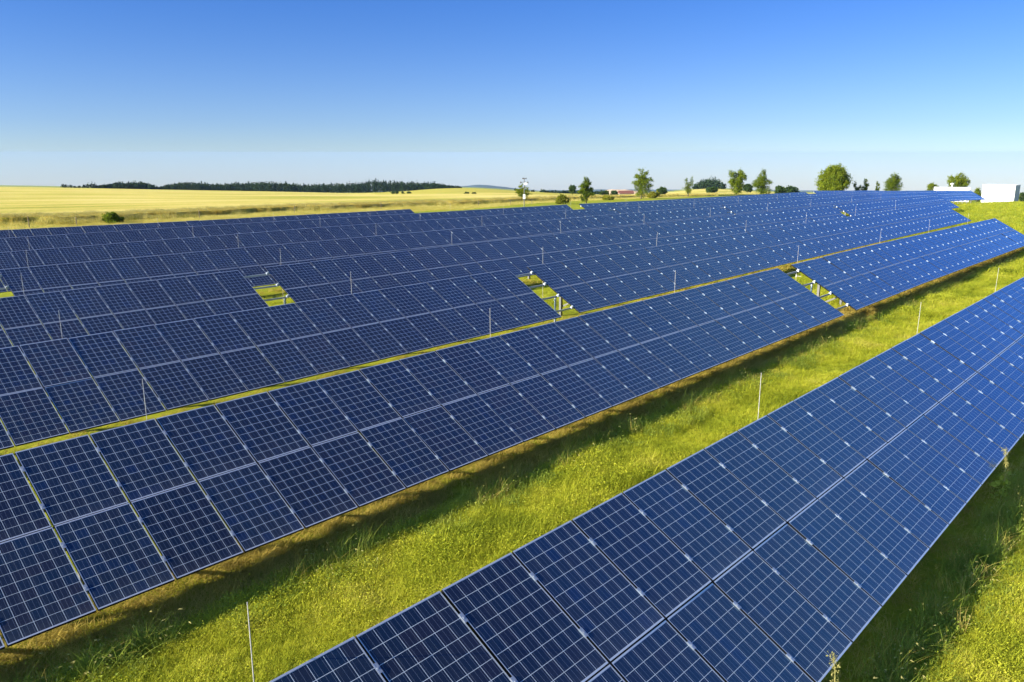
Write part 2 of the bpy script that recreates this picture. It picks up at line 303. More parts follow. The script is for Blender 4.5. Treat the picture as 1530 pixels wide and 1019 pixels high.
def gz(x, y):
    """height of the ground (arrays)"""
    x = np.atleast_1d(np.asarray(x, float)); y = np.atleast_1d(np.asarray(y, float))
    th0 = np.degrees(np.arctan2(x, y)); th0 = np.where(th0 < -130, th0 + 360, th0); th = np.clip(th0, 8, 92); r = np.hypot(x, y)
    out = np.empty_like(r)
    for i in range(0, len(r), 4000):
        sl_ = slice(i, i + 4000)
        G = _feat(np.stack([th[sl_], np.clip(r[sl_], 8, 1600)], 1))
        out[sl_] = _tps(np.linalg.norm(G[:, None] - _F[None], axis=2)) @ _W[:_n] + _W[_n] + G @ _W[_n + 1:]
    wgt = np.clip(np.abs(th0 - th) / 45, 0, 1); wgt = wgt * wgt * (3 - 2 * wgt)
    out = out * (1 - wgt) + (-.022 * np.clip((r - 40) / 300, 0, 1)) * wgt
    return -6.15 + ZO + out * np.clip((r - 4) / 14, 0, 1) * r
def g1(x, y): return float(gz(x, y)[0])

rings = np.concatenate([[0.5, 2, 4, 6], np.geomspace(8, 9000, 110)])
NT = 240
ths = np.linspace(0, 2 * math.pi, NT, endpoint=False)
gx = (rings[:, None] * np.sin(ths)[None]).ravel(); gy = (rings[:, None] * np.cos(ths)[None]).ravel(); gzz = gz(gx, gy)
fs = [(i * NT + k, (i + 1) * NT + k, (i + 1) * NT + (k + 1) % NT, i * NT + (k + 1) % NT) for i in range(len(rings) - 1) for k in range(NT)]
vs = list(zip(gx, gy, gzz)) + [(0, 0, g1(0.1, 0.1))]
fs += [(len(vs) - 1, k, (k + 1) % NT) for k in range(NT)]
gr = obj('ground', mesh('ground', vs, fs, M_GROUND, smooth=True)); gr['kind'] = 'structure'
# tiny lawn relief comes from the grass itself

def sheet(name, th0, th1, rfun, rend, hfun, m, nth=120, nr=50):
    """a crop standing on the ground: a raised sheet with a skirt all round"""
    T = np.radians(np.linspace(th0, th1, nth)); vs, fs = [], []
    cols = []
    for t_ in T:
        rr = np.geomspace(rfun(t_), rend(t_), nr); cols.append(rr)
    R = np.array(cols); X = R * np.sin(T)[:, None]; Y = R * np.cos(T)[:, None]
    G = gz(X.ravel(), Y.ravel()).reshape(X.shape); H = G + hfun(R)
    for i in range(nth):
        for j in range(nr): vs.append((X[i, j], Y[i, j], H[i, j]))
    for i in range(nth - 1):
        for j in range(nr - 1): fs.append((i * nr + j, i * nr + j + 1, (i + 1) * nr + j + 1, (i + 1) * nr + j))
    def skirt(ids):
        b = len(vs)
        for (i, j) in ids: vs.append((X[i, j], Y[i, j], G[i, j] - .3))
        for k in range(len(ids) - 1):
            a, c = ids[k], ids[k + 1]; fs.append((a[0] * nr + a[1], c[0] * nr + c[1], b + k + 1, b + k))
    skirt([(i, 0) for i in range(nth)]); skirt([(i, nr - 1) for i in range(nth - 1, -1, -1)])
    skirt([(0, j) for j in range(nr - 1, -1, -1)]); skirt([(nth - 1, j) for j in range(nr)])
    o = obj(name, mesh(name, vs, fs, m, smooth=False)); o['kind'] = 'structure'; return o
EDGE = [(-15, 118), (15.3, 109), (20.8, 108), (26.4, 120), (33, 134), (40, 149), (44.6, 158), (49, 190), (54, 228), (58.7, 285), (63.3, 350), (70, 420)]
edge_r = lambda t: float(np.interp(math.degrees(t), [a for a, _ in EDGE], [b for _, b in EDGE])) + 1.3 * math.sin(37 * t) + .8 * math.sin(113 * t)
FIELD_END = lambda t: 690.0 if not (36 < math.degrees(t) < 57) else 690 - 300 * min(1, (math.degrees(t) - 36) / 3, (57 - math.degrees(t)) / 4)
wheat = sheet('wheat_field', -12, 69.5, edge_r, FIELD_END, lambda R: .75 - .45 * np.clip((R - 80) / 400, 0, 1), M_WHEAT, 260, 60)
far_f = sheet('far_crop_field', 36.5, 56.5, lambda t: FIELD_END(t) + 4, lambda t: 705.0, lambda R: .3 + 0 * R, M_GREENCROP, 60, 30)

# ------------------------------------------------------------------ solar arrays
MW, ML = 0.973, 1.449
PITCH_X = 1.003
FR, FE = 0.0065, 0.018             # flange width at the long and the short edges
def frame_mb(b, mi):
    h0, h1 = -0.038, 0.003
    k = len(b.f)
    b.box((0, 0, h0), (MW, FE, h1), mi); b.box((0, ML - FE, h0), (MW, ML, h1), mi)
    b.box((0, FE, h0), (FR, ML - FE, h1), mi); b.box((MW - FR, FE, h0), (MW, ML - FE, h1), mi)
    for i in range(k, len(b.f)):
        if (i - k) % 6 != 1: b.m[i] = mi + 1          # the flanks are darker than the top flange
def glass_mb(b, mi):
    b.box((FR, FE, -0.006), (MW - FR, ML - FE, 0.0), mi)
CL_V = (0.25 * ML, 0.76 * ML)
def clamp_box(b, mi, y, x=-0.015):
    b.box((x - 0.023, y - 0.05, 0.0035), (x + 0.023, y + 0.05, 0.011), mi); b.box((x - 0.009, y - 0.045, -0.04), (x + 0.009, y + 0.045, 0.0035), mi); b.box((x - 0.008, y - 0.008, 0.011), (x + 0.008, y + 0.008, 0.017), mi)
def with_uv(me):
    uv = me.uv_layers.new(name='UVMap'); co = [me.vertices[l.vertex_index].co for l in me.loops]
    uv.data.foreach_set('uv', np.array([(c.x, c.y) for c in co], dtype=np.float32).ravel()); return me
_b = MB(); glass_mb(_b, 0); ME_GLASS = with_uv(_b.build('solar_panel', [M_PV]))
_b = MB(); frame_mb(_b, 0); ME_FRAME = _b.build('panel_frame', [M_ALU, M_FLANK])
_b = MB(); clamp_box(_b, 0, 0); ME_CLAMP = _b.build('clamp', [M_CLAMP])
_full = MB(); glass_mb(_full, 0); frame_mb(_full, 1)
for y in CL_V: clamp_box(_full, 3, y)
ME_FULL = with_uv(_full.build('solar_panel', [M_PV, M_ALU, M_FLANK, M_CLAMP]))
CT, ST = math.cos(TILT), math.sin(TILT)

def col_matrix(r, x, v):
    """frame of a panel whose lower left corner is at x along row r, v up the slope"""
    z0, z1 = rowz(r, x), rowz(r, x + MW)
    ex = Vector((MW, 0, z1 - z0)).normalized(); ey = Vector((0, CT, ST)); ey = (ey - ex * ey.dot(ex)).normalized(); ez = ex.cross(ey)
    o = Vector((x, ROWY(r) + v * CT, z0 + v * ST))
    M = Matrix.Identity(4)
    for i, c in enumerate((ex, ey, ez, o)): M[0][i], M[1][i], M[2][i] = c
    return M
def row_pt(r, x, v, n=0.0):
    return Vector((x, ROWY(r) + v * CT - n * ST, rowz(r, x) + v * ST + n * CT))
RAIL_V = (CL_V[0], CL_V[1], MOD_L + CL_V[0], MOD_L + CL_V[1])

def solar_table(r, x0, n, label, detail, group, bridge=0.0, bracket=False, posts=True, gap_post=1.11):
    base = Vector((x0, ROWY(r), g1(x0, ROWY(r))))
    t = thing('solar_array', base, label, 'solar array', group); ti = Matrix.Translation(-base)
    pan = []
    for c in range(n):
        for v in (0.0, MOD_L):
            x = x0 + c * PITCH_X + random.uniform(-.002, .002)
            M = col_matrix(r, x, v) @ Matrix.Rotation(random.gauss(0, .003), 4, 'X') @ Matrix.Rotation(random.gauss(0, .0022), 4, 'Y') @ Matrix.Translation((0, 0, random.uniform(-.002, .002)))
            pan.append((math.hypot(x, ROWY(r)), x, M))
    pan.sort(key=lambda q: q[0])
    for _, x, M in pan[:100]:
        o = obj('solar_panel', ME_GLASS if detail else ME_FULL, t)
        M2 = ti @ M; o.location = M2.to_translation(); o.rotation_euler = M2.to_euler()
        if detail:
            obj('panel_frame', ME_FRAME, o)
            for y in CL_V: obj('clamp', ME_CLAMP, o, (-0.0125 * 0, y, 0))
    rest = pan[100:]
    if rest:
        vs, fs, mi, uv = [], [], [], []
        for _, x, M in rest:
            M2 = ti @ M; b = len(vs)
            vs += [M2 @ Vector(q) for q in _full.v]; fs += [tuple(b + i for i in q) for q in _full.f]; mi += _full.m
            for q in _full.f:
                for i in q: uv.append((_full.v[i][0], _full.v[i][1]))
        o = obj('solar_panel', mesh('solar_panel', vs, fs, [M_PV, M_ALU, M_FLANK, M_CLAMP], mi, uvs=uv), t); o['kind'] = 'stuff'
    x1 = x0 + n * PITCH_X - (PITCH_X - MW)
    xs = list(np.arange(x0 + .05, x1 - .5, 3.0)) + [x1 + bridge]
    for v in RAIL_V:
        b = MB()
        for a, c in zip(xs[:-1], xs[1:]): b.beam(row_pt(r, a, v, -.075) - base, row_pt(r, c, v, -.075) - base, .04, .06)
        obj('mounting_rail', b.build('mounting_rail', [M_RAIL]), t)
        if bracket:
            b = MB(); p = row_pt(r, x0 - .03, v, 0) - base
            b.box((p.x - .09, p.y - .04, p.z - .075), (p.x + .02, p.y + .04, p.z + .012)); b.box((p.x - .04, p.y - .025, p.z + .0125), (p.x + .015, p.y + .025, p.z + .03))
            obj('end_bracket', b.build('end_bracket', [M_CLAMP]), t)
    b = MB()  # added dark strip, stands in for shade in the gap between modules
    for a, c in zip(xs[:-1], xs[1:]):
        c = min(c, x1); b.beam(row_pt(r, a, MOD_L - .008, -.036) - base, row_pt(r, c, MOD_L - .008, -.036) - base, .05, .006)
    obj('gap_shade_strip', b.build('gap_shade_strip', [M_FLANK]), t)
    if posts:
        k = max(2, int(round((x1 - x0) / 2.75)) + 1); px = np.linspace(x0 + 1.3, x1 - 1.3, k)
        for x in px:
            top = row_pt(r, x, 2.1, -.19); ga = g1(x, top.y)
            b = MB(); b.beam((x - base.x, top.y - base.y, ga - .3 - base.z), (x - base.x, top.y - base.y, top.z + .02 - base.z), .11, .09)
            obj('support_post', b.build('support_post', [M_GALV]), t)
            b = MB(); b.beam(row_pt(r, x, .6, -.17) - base, row_pt(r, x, 2.6, -.17) - base, .06, .10); obj('rafter', b.build('rafter', [M_GALV]), t)
            b = MB(); lo = Vector((x, top.y, ga + .35)); b.beam(lo - base + Vector((.06, 0, 0)), row_pt(r, x, .95, -.2) - base + Vector((.06, 0, 0)), .045, .06); obj('brace', b.build('brace', [M_GALV]), t)
    if bracket and gap_post:
        p = row_pt(r, x0 - .16, gap_post, -.1); ga = g1(p.x, p.y); b = MB(); b.beam((p.x - base.x, p.y - base.y, ga - .3 - base.z), p - base, .065, .05)
        obj('support_post', b.build('support_post', [M_CLAMP]), t)
    return t
GR = 'rows of tilted solar arrays'
def sx_(r, i): return ROWX[r] + i * PITCH_X
solar_table(1, sx_(1, -7), 36, 'nearest array of dark blue panels, filling the lower right corner', True, GR)
solar_table(2, 3.067 - 6 * PITCH_X, 31, 'array of large dark panels at the lower left, just behind the wide strip of grass', True, GR, bridge=1.12)
solar_table(2, 29.33, 33, 'bright blue array beyond the ladder-like gap in the second row, its right end free', True, GR, bracket=True, gap_post=1.83)
solar_table(3, 4.264 - 5 * PITCH_X, 22, 'third-row array left of the open ladder-like gap in mid-picture', True, GR, bridge=1.05)
solar_table(3, 22.33, 55, 'third-row array from the mid-picture gap rightwards, ending at the green meadow', False, GR, bracket=True)
solar_table(4, 14.58 - 12 * PITCH_X, 12, 'array in the fourth row, left of the square opening that shows grass', False, GR, bridge=1.05)
solar_table(4, 15.63, 55, 'long array in the fourth row, right of the square opening that shows grass', False, GR, bracket=True, bridge=1.1)
solar_table(4, 71.9, 32, 'far right fourth-row array, its end a small point above the meadow', False, GR, bracket=True)
solar_table(5, 7.83 - 4 * PITCH_X, 4, 'short array cut by the left picture edge, beside a small grass opening', False, GR, bridge=1.0, posts=False)
solar_table(5, 8.85, 55, 'fifth-row array starting at the small grass opening by the left edge', False, GR, bracket=True, bridge=1.1, posts=False)
solar_table(5, 65.1, 86, 'farthest right array, ending above a line of pale posts in front of the white buildings', False, GR, bracket=True)
solar_table(6, 6.3, 51, 'sixth-row array on the left and middle, third from the wheat field', False, GR, bridge=1.1, posts=False)
solar_table(6, 58.6, 100, 'long array in the sixth row on the right, behind the rightmost lightning rods', False, GR, bracket=True, posts=False)
solar_table(7, 8.1, 53, 'array in the seventh row, along the wheat field, left of the rubble-filled gap', False, GR, posts=False)
solar_table(7, 63.2, 55, 'array along the wheat field right of the rubble-filled gap, under the row of trees', False, GR, posts=False, bracket=True)
solar_table(7, 121.0, 30, 'array at the skyline under the big round tree, beyond the notch', False, GR, posts=False, bracket=True)
solar_table(8, 12.5, 35, 'rearmost array on the left, its right end a slanted step against the wheat', False, GR, posts=False)

# ------------------------------------------------------------------ lightning rods
RODS = {1: [2.7, 11.7, 20.05, 27.95], 2: [5.0, 13.0, 21.2, 30.3, 39.7, 47.65, 55.85], 3: [6.2, 14.4, 23.5, 31.5, 40.6, 48.7, 57.0, 65.9],
        4: [7.6, 16.45, 25.5, 33.8, 41.7, 49.95, 58.9, 67.2, 76.6, 84.7], 5: [9.9, 18.7, 26.75, 34.9, 43.1, 52.05, 60.4, 68.5, 76.8, 85.1], 6: [12.15, 20.1, 28.15, 36.2, 44.6, 52.9, 61.0], 7: [13.4, 21.45, 29.4, 37.6, 45.9]}
ROWNAME = {1: 'nearest', 2: 'second', 3: 'third', 4: 'fourth', 5: 'fifth', 6: 'sixth', 7: 'seventh'}
ORD = ['leftmost', 'second from left', 'third from left', 'fourth from left', 'fifth from left', 'sixth from left', 'seventh from left', 'eighth from left', 'ninth from left', 'tenth from left']
LEAN = {(2, 5.0): (0, 0), (3, 14.4): (.07, .1), (4, 33.8): (.05, .28), (3, 31.5): (-.03, -.12), (3, 65.9): (.06, .12)}
for r, xs in RODS.items():
    for i, x in enumerate(xs):
        y = ROWY(r) + 2 * MOD_L * CT + .17; zt = rowz(r, x) + 2 * MOD_L * ST + .63; zg = g1(x, y)
        lx, ly = LEAN.get((r, x), (random.uniform(-.02, .02), random.uniform(-.03, .03)))
        b = MB(); h = zt - zg
        b.tube([(0, 0, -.2), (lx * .6, ly * .6, h * .62), (lx, ly, h)], [.0062, .0055, .0042], 8)
        b.tube([(0, 0, h * .55), (0, -.20, h * .55)], .008, 6); b.box((-.016, -.016, h * .53), (.016, .016, h * .57))
        name = f'thin white lightning rod behind the {ROWNAME[r]} panel row, ' + (ORD[i] if i < len(xs) - 1 else 'rightmost') + ' along it'
        tag(obj('lightning_rod', b.build('lightning_rod', [M_ROD]), None, (x, y, zg)), name, 'lightning rod', 'lightning rods behind the panel rows')

# ------------------------------------------------------------------ buildings and mast
def px_dir(th): return math.sin(math.radians(th)), math.cos(math.radians(th))
def building_main():
    cx_, cy_ = 191.4, 37.4; g = g1(cx_, cy_); th = math.atan2(cx_, cy_)
    t = thing('transformer_building', (cx_, cy_, g), 'tall white box-shaped building with a flat roof at the right edge', 'building')
    t.rotation_euler = (0, 0, -th - math.radians(12))
    W, D, H = 5.9, 4.2, 3.75                                   # local -Y faces the camera
    b = MB(); b.box((-W / 2, -D / 2, -.4), (W / 2, D / 2, H - .1)); obj('wall', b.build('wall', [M_WHITE]), t)
    b = MB(); b.box((-W / 2 - .04, -D / 2 - .04, H - .1), (W / 2 + .04, D / 2 + .04, H)); obj('roof', b.build('roof', [M_WHITE]), t)
    for k in range(5):
        b = MB(); b.box((-W / 2 + .55 + k * 1.2 - .03, -D / 2 - .03, 0), (-W / 2 + .55 + k * 1.2 + .03, -D / 2 - .002, H - .12)); obj('wall_seam', b.build('wall_seam', [M_GREY]), t)
    b = MB(); b.tube([(0.25, -D / 2 - .003, 3.05), (0.25, -D / 2 - .06, 3.05)], .13, 12); obj('vent', b.build('vent', [M_GREY]), t)
    b = MB(); b.box((W / 2 + .003, -D / 2 + .15, 0), (W / 2 + .05, D / 2 - .25, H - .25))
    for k in range(9): b.box((W / 2 + .0505, -D / 2 + .25, .3 + k * .32), (W / 2 + .08, D / 2 - .35, .38 + k * .32))
    d = obj('louvre_door', b.build('louvre_door', [M_GREY]), t)
    b = MB(); b.box((W / 2 + .081, D / 2 - .50, 1.15), (W / 2 + .12, D / 2 - .42, 1.3)); obj('handle', b.build('handle', [M_DARK]), d)
building_main()
def building_low():
    cx_, cy_ = 208.9, 50.9; g = g1(cx_, cy_); th = math.atan2(cx_, cy_)
    t = thing('equipment_building', (cx_, cy_, g), 'low flat white building showing just above the farthest panels, with a white roof cowl', 'building')
    t.rotation_euler = (0, 0, -th + math.radians(6)); W, D, H = 7.2, 3.0, 3.32
    b = MB(); b.box((-W / 2, -D / 2, -.5), (W / 2, D / 2, H - .1)); obj('wall', b.build('wall', [M_WHITE]), t)
    b = MB(); b.box((-W / 2 - .04, -D / 2 - .04, H - .1), (W / 2 + .04, D / 2 + .04, H)); obj('roof', b.build('roof', [M_WHITE]), t)
    b = MB(); b.box((W / 2 + .003, -1.1, 0), (W / 2 + .06, 1.1, H - .5)); obj('door', b.build('door', [M_GREY]), t)
    b = MB(); b.tube([(0, .3, H + .003), (0, .3, H + .55)], .14, 12); b.tube([(0, .3, H + .62), (0, .3, H + .85), (0, .3, H + .95)], [.42, .34, .1], 14); b.tube([(0, .3, H + .55), (0, .3, H + .62)], .08, 8); obj('roof_cowl', b.build('roof_cowl', [M_WHITE]), t)
building_low()
def mast():
    x, y = 56.6, 50.0; g = g1(x, y)
    t = thing('weather_mast', (x, y, g), 'slim weather mast with dark sensors and a white box, rising before a small tree', 'weather mast')
    t.rotation_euler = (0, 0, -YAW - .05); H = 4.72
    b = MB(); b.tube([(0, 0, -.3), (0, 0, H - .25)], [.04, .03], 10); obj('pole', b.build('pole', [M_GALV]), t)
    b = MB(); b.tube([(-.33, 0, H - .5), (0, 0, H - .42), (.33, 0, H - .5)], .022, 8); obj('crossarm', b.build('crossarm', [M_GALV]), t)
    for s in (-1, 1):
        b = MB(); b.tube([(s * .33, 0, H - .56), (s * .33, 0, H - .40)], [.075, .05], 10); obj('sensor', b.build('sensor', [M_DARK]), t)
    b = MB(); b.box((-.15, -.015, -.10), (.15, .015, .10), 0, Matrix.Translation((.13, -.10, H - .60)) @ Matrix.Rotation(math.radians(-40), 4, 'X')); obj('panel', b.build('panel', [M_WHITE]), t)
    b = MB()
    for k in range(3):
        a = 2.1 * k + .4; b.tube([(0, 0, H - .12), (.17 * math.cos(a), .17 * math.sin(a), H - .12)], .012, 6); b.tube([(.17 * math.cos(a), .17 * math.sin(a), H - .18), (.17 * math.cos(a), .17 * math.sin(a), H - .05)], [.065, .05], 8)
    b.tube([(0, 0, H - .25), (0, 0, H - .08)], .03, 8); obj('anemometer', b.build('anemometer', [M_DARK]), t)
    b = MB(); b.box((-.11, -.15, 2.72), (.12, -.045, 3.15)); obj('cabinet', b.build('cabinet', [M_WHITE]), t)
mast()
POSTS = [(27.8, 94.0), (32.5, 94.1), (37.7, 97.2), (49.2, 99.5), (66.5, 104.5), (84.0, 106.0), (105.5, 104.5), (112.6, 102.9), (119.8, 103.8)]
PLAB = ['leftmost', 'second from left', 'third from left', 'fourth from left', 'fifth from left', 'sixth from left', 'beside the end of the rearmost array', 'left of the weather mast', 'right of the weather mast']
for (x, y), lb in zip(POSTS, PLAB):
    b = MB(); h = random.uniform(1.0, 1.25); b.tube([(0, 0, -.3), (random.uniform(-.03, .03), random.uniform(-.03, .03), h)], [.05, .042], 7)
    tag(obj('fence_post', b.build('fence_post', [M_WOOD]), None, (x, y, g1(x, y))), 'thin brown post at the wheat edge, ' + lb, 'post', 'wooden posts along the wheat edge')
def barn():
    x, y = 465.0, 317.0; g = g1(x, y)
    t = thing('barn', (x, y, g - .7), 'low red-roofed barn far off behind the trees', 'barn'); t.rotation_euler = (0, 0, -math.atan2(x, y) + .25)
    b = MB(); b.box((-5, -3, -1), (5, 3, 1.7)); obj('wall', b.build('wall', [M_WALL]), t)
    b = MB(); b.add([(-5.3, -3.4, 1.703), (5.3, -3.4, 1.703), (5.3, 3.4, 1.703), (-5.3, 3.4, 1.703), (-5.3, 0, 3.5), (5.3, 0, 3.5)], [(0, 1, 5, 4), (2, 3, 4, 5), (0, 4, 3), (1, 2, 5), (3, 2, 1, 0)]); obj('roof', b.build('roof', [M_ROOF]), t)
    for xx in (-3, 0, 3):
        b = MB(); b.box((xx - .5, -3.05, .3), (xx + .5, -3.003, 1.2)); obj('window', b.build('window', [M_DARK]), t)
barn()

def rubble():
    rg_ = np.random.default_rng(3); x, y = 62.25, 47.2; g = g1(x, y); b = MB()
    M_ST = plain('pale_rubble', (0.50, 0.42, 0.24), 0.9, 0, 0.3, 3)
    for i in range(60):
        q = rg_.uniform(0, 1) ** .7; a = rg_.uniform(0, 6.28); c = Vector((math.cos(a) * q * .75, math.sin(a) * q * 1.5, rg_.uniform(0, 1) * (1.05 - q) * 1.2)); r_ = rg_.uniform(.10, .24)
        bm = bmesh.new(); bmesh.ops.create_icosphere(bm, subdivisions=1, radius=r_)
        vs_ = [c + Vector(v.co) * float(rg_.uniform(.7, 1.25)) for v in bm.verts]; fs_ = [tuple(v.index for v in f.verts) for f in bm.faces]; bm.free(); b.add(vs_, fs_)
    o = obj('rubble_heap', b.build('rubble_heap', [M_ST]), None, (x, y, g)); tag(o, 'heap of pale rubble in the gap of the array along the wheat', 'rubble')
rubble()
# ------------------------------------------------------------------ trees
def leaf_quads(centres, radii, per, size, rg, flat=0.0):
    """clusters of small leaf-shaped quads round each centre"""
    n = len(centres) * per
    c = np.repeat(centres, per, 0) + rg.normal(0, 1, (n, 3)) * np.repeat(radii, per)[:, None] * .5
    nrm = rg.normal(0, 1, (n, 3)); nrm[:, 2] += flat; nrm /= np.linalg.norm(nrm, axis=1)[:, None]
    a = np.cross(nrm, rg.normal(0, 1, (n, 3))); a /= np.linalg.norm(a, axis=1)[:, None]; b = np.cross(nrm, a)
    s = size * rg.uniform(.6, 1.3, n)[:, None]
    v = np.stack([c - a * s, c - b * s * .55 + nrm * s * .12, c + a * s, c + b * s * .55 + nrm * s * .12], 1).reshape(-1, 3)
    return v, np.arange(n * 4).reshape(-1, 4)
def lobe_points(lobes, n, rg, gap=0.25):
    vol = np.array([l[3] * l[4] * l[5] for l in lobes]) ** .8; pick = rg.choice(len(lobes), n, p=vol / vol.sum())
    d = rg.normal(0, 1, (n, 3)); d /= np.linalg.norm(d, axis=1)[:, None]
    q = rg.uniform(.35, 1, n) ** .6
    Lb = np.array(lobes)[pick]; p = Lb[:, :3] + d * q[:, None] * Lb[:, 3:6]
    off = rg.uniform(0, 50, 3)
    keep = [noise.noise(Vector(tuple(x * 1.1 + off))) > -gap for x in p]
    return p[np.array(keep)]
def tree(name, x, y, H, Wd, label, cat='tree', group=None, kind='oval', m=None, trunk=0.16, n=420, seed=0, leaf=None, per=13):
    rg = np.random.default_rng(1000 + seed); g = g1(x, y); m = m or M_LEAF; n = int(n * 1.9)
    t = thing(name, (x, y, g), label, cat, group); R = Wd / 2; tb = trunk * H
    def lob(z0, z1, w0, k, jit=.25):
        out = []
        for i in range(k):
            f = (i + .5) / k; zz = z0 + (z1 - z0) * f; wf = w0(f) * R; a = rg.uniform(0, 6.28)
            out.append((math.cos(a) * wf * .35, math.sin(a) * wf * .35, zz, wf * rg.uniform(.6, .85), wf * rg.uniform(.6, .85), (z1 - z0) / k * rg.uniform(.55, .9)))
        return out
    if kind == 'oval': lobes = lob(tb, H, lambda f: .35 + .75 * math.sin(math.pi * min(1, f * .95 + .08)), 9) + lob(tb + .1 * H, H * .9, lambda f: .9 * math.sin(math.pi * f) + .1, 6)
    elif kind == 'round':
        lobes = [(0, 0, (H + tb) / 2, R * .8, R * .8, (H - tb) * .42)]
        for i in range(16):
            a, b_ = rg.uniform(0, 6.28), rg.uniform(-1.1, 1.3); lobes.append((math.cos(a) * math.cos(b_) * R * .66, math.sin(a) * math.cos(b_) * R * .66, (H + tb) / 2 + math.sin(b_) * (H - tb) * .34, R * .36, R * .36, (H - tb) * .17))
    elif kind == 'spread':
        lobes = [(0, 0, tb + (H - tb) * .32, R * .55, R * .55, (H - tb) * .32)]
        for i in range(12):
            a = rg.uniform(0, 6.28); q = rg.uniform(.3, .8); f = rg.uniform(.4, .92); lobes.append((math.cos(a) * R * q * f * 1.15, math.sin(a) * R * q * f * 1.15, tb + (H - tb) * f, R * .22, R * .22, (H - tb) * .13))
    elif kind == 'cone': lobes = lob(tb, H, lambda f: 1.05 * (1 - f) ** .8 + .08, 10)
    elif kind == 'twin': lobes = lob(tb, H * .7, lambda f: .75 + .25 * math.sin(3 * f), 5) + [(-R * .45, R * .3, H * .78, R * .3, R * .3, H * .20), (R * .5, -R * .35, H * .82, R * .3, R * .3, H * .18)]
    else: lobes = [(rg.uniform(-.55, .55) * R, rg.uniform(-.55, .55) * R, H * rg.uniform(.25, .6), R * .5, R * .5, H * .36) for _ in range(7)]      # bush
    pts = lobe_points(lobes, n, rg)
    pts = pts[pts[:, 2] > .03 * H]
    # a few loose sprays that break the outline
    ex = pts[rg.choice(len(pts), len(pts) // 7)]; cen = np.array([0, 0, (H + tb) * .5]); ex = cen + (ex - cen) * rg.uniform(1.05, 1.17, (len(ex), 1))
    pts = np.concatenate([pts, ex])
    ls = leaf or max(.085, Wd * .020)
    v, f = leaf_quads(pts, rg.uniform(.03, .09, len(pts)) * Wd, per, ls, rg, .5)
    v[:, 2] = np.maximum(v[:, 2], 0.02)
    obj('crown', mesh('crown', v, [tuple(q) for q in f], m), t)
    b = MB(); r0 = max(.05, H * .022)
    b.tube([(0, 0, -.3), (.01 * H, 0, tb * .6), (0, .01 * H, H * .35), (.015 * H, 0, H * .68)], [r0 * 1.25, r0, r0 * .75, r0 * .3], 9)
    for i in range(7):
        a = 2.4 * i + rg.uniform(-.3, .3); z0 = tb + (H - tb) * rg.uniform(.02, .4); q = rg.uniform(.45, .75)
        b.tube([(0, 0, z0), (math.cos(a) * R * q * .5, math.sin(a) * R * q * .5, z0 + H * .10), (math.cos(a) * R * q, math.sin(a) * R * q, z0 + H * .24)], [r0 * .55, r0 * .35, r0 * .12], 6)
    obj('trunk', b.build('trunk', [M_BARK], True), t)
    return t
GT = 'trees along the field lane'
tree('young_tree', 140.0, 123.9, 3.9, 3.3, 'small dark green tree behind the weather mast', group=GT, kind='oval', n=300, seed=1, trunk=.12)
tree('young_tree', 125.7, 94.9, 5.1, 3.0, 'compact oval young tree standing alone in the wheat, right of the yellow bush', group=GT, kind='oval', n=420, seed=2, trunk=.12)
tree('tall_tree', 188.3, 123.2, 8.1, 5.8, 'tall ragged oval tree in the wheat, tallest of the left lane trees', group=GT, kind='oval', n=560, seed=3, trunk=.1)
tree('twin_topped_tree', 251.2, 144.9, 6.9, 3.9, 'narrow tree with two pointed tops', group=GT, kind='twin', n=300, seed=4)
tree('spreading_tree', 205.4, 103.5, 7.8, 6.4, 'open tree with branches spreading to the upper right', group=GT, kind='spread', n=560, seed=5)
tree('dense_tree', 203.8, 95.4, 7.4, 4.8, 'dense upright tree between the spreading tree and the big round one', group=GT, kind='oval', n=600, seed=6, trunk=.05)
tree('round_tree', 196.4, 74.3, 8.4, 8.2, 'largest tree, a broad round crown above the panels on the right', group=GT, kind='round', n=1100, seed=7, trunk=.08)
tree('pointed_tree', 203.7, 68.7, 5.75, 2.6, 'slender pointed tree between the two round trees', group=GT, kind='cone', n=260, seed=8)
tree('pointed_tree', 203.3, 70.3, 4.5, 2.6, 'short leaning tree at the left foot of the slender pointed tree', group=GT, kind='spread', n=220, seed=9)
tree('thin_tree', 204.5, 66.2, 4.5, 1.8, 'thin see-through sapling right of the slender pointed tree', group=GT, kind='spread', n=110, seed=10)
tree('round_tree', 200.9, 61.3, 6.25, 4.5, 'medium round light green tree left of the white buildings', group=GT, kind='round', n=560, seed=11, trunk=.1)
tree('low_tree', 232.1, 61.1, 5.0, 3.3, 'lower tree at the left end of the low white building', group=GT, kind='round', n=360, seed=12)
tree('broad_tree', 233.4, 55.8, 7.25, 5.9, 'broad tree directly behind the roof cowl of the low white building', group=GT, kind='round', n=600, seed=13)
tree('bushy_tree', 224.8, 48.8, 3.7, 2.7, 'small bushy tree between the two white buildings', group=GT, kind='bush', n=220, seed=14)
tree('bushy_tree', 256.1, 44.6, 3.2, 2.6, 'small dark tree cut by the right edge beside the tall white building', group=GT, kind='bush', m=M_LEAF_D, n=220, seed=15)
GF = 'dark trees beyond the wheat'
tree('distant_tree', 259.9, 203.4, 4.6, 3.7, 'round dark tree beyond the wheat, left of the compact oval tree', group=GF, kind='round', m=M_LEAF_D, n=260, seed=20, leaf=.22)
tree('distant_tree', 336, 252, 4.0, 5.2, 'wide dark hedge tree beyond the wheat, right of the compact oval tree', group=GF, kind='bush', m=M_LEAF_D, n=260, seed=21, leaf=.25)
tree('distant_tree', 341, 245, 3.6, 5.0, 'dark hedge tree just left of the red-roofed barn', group=GF, kind='bush', m=M_LEAF_D, n=260, seed=22, leaf=.25)
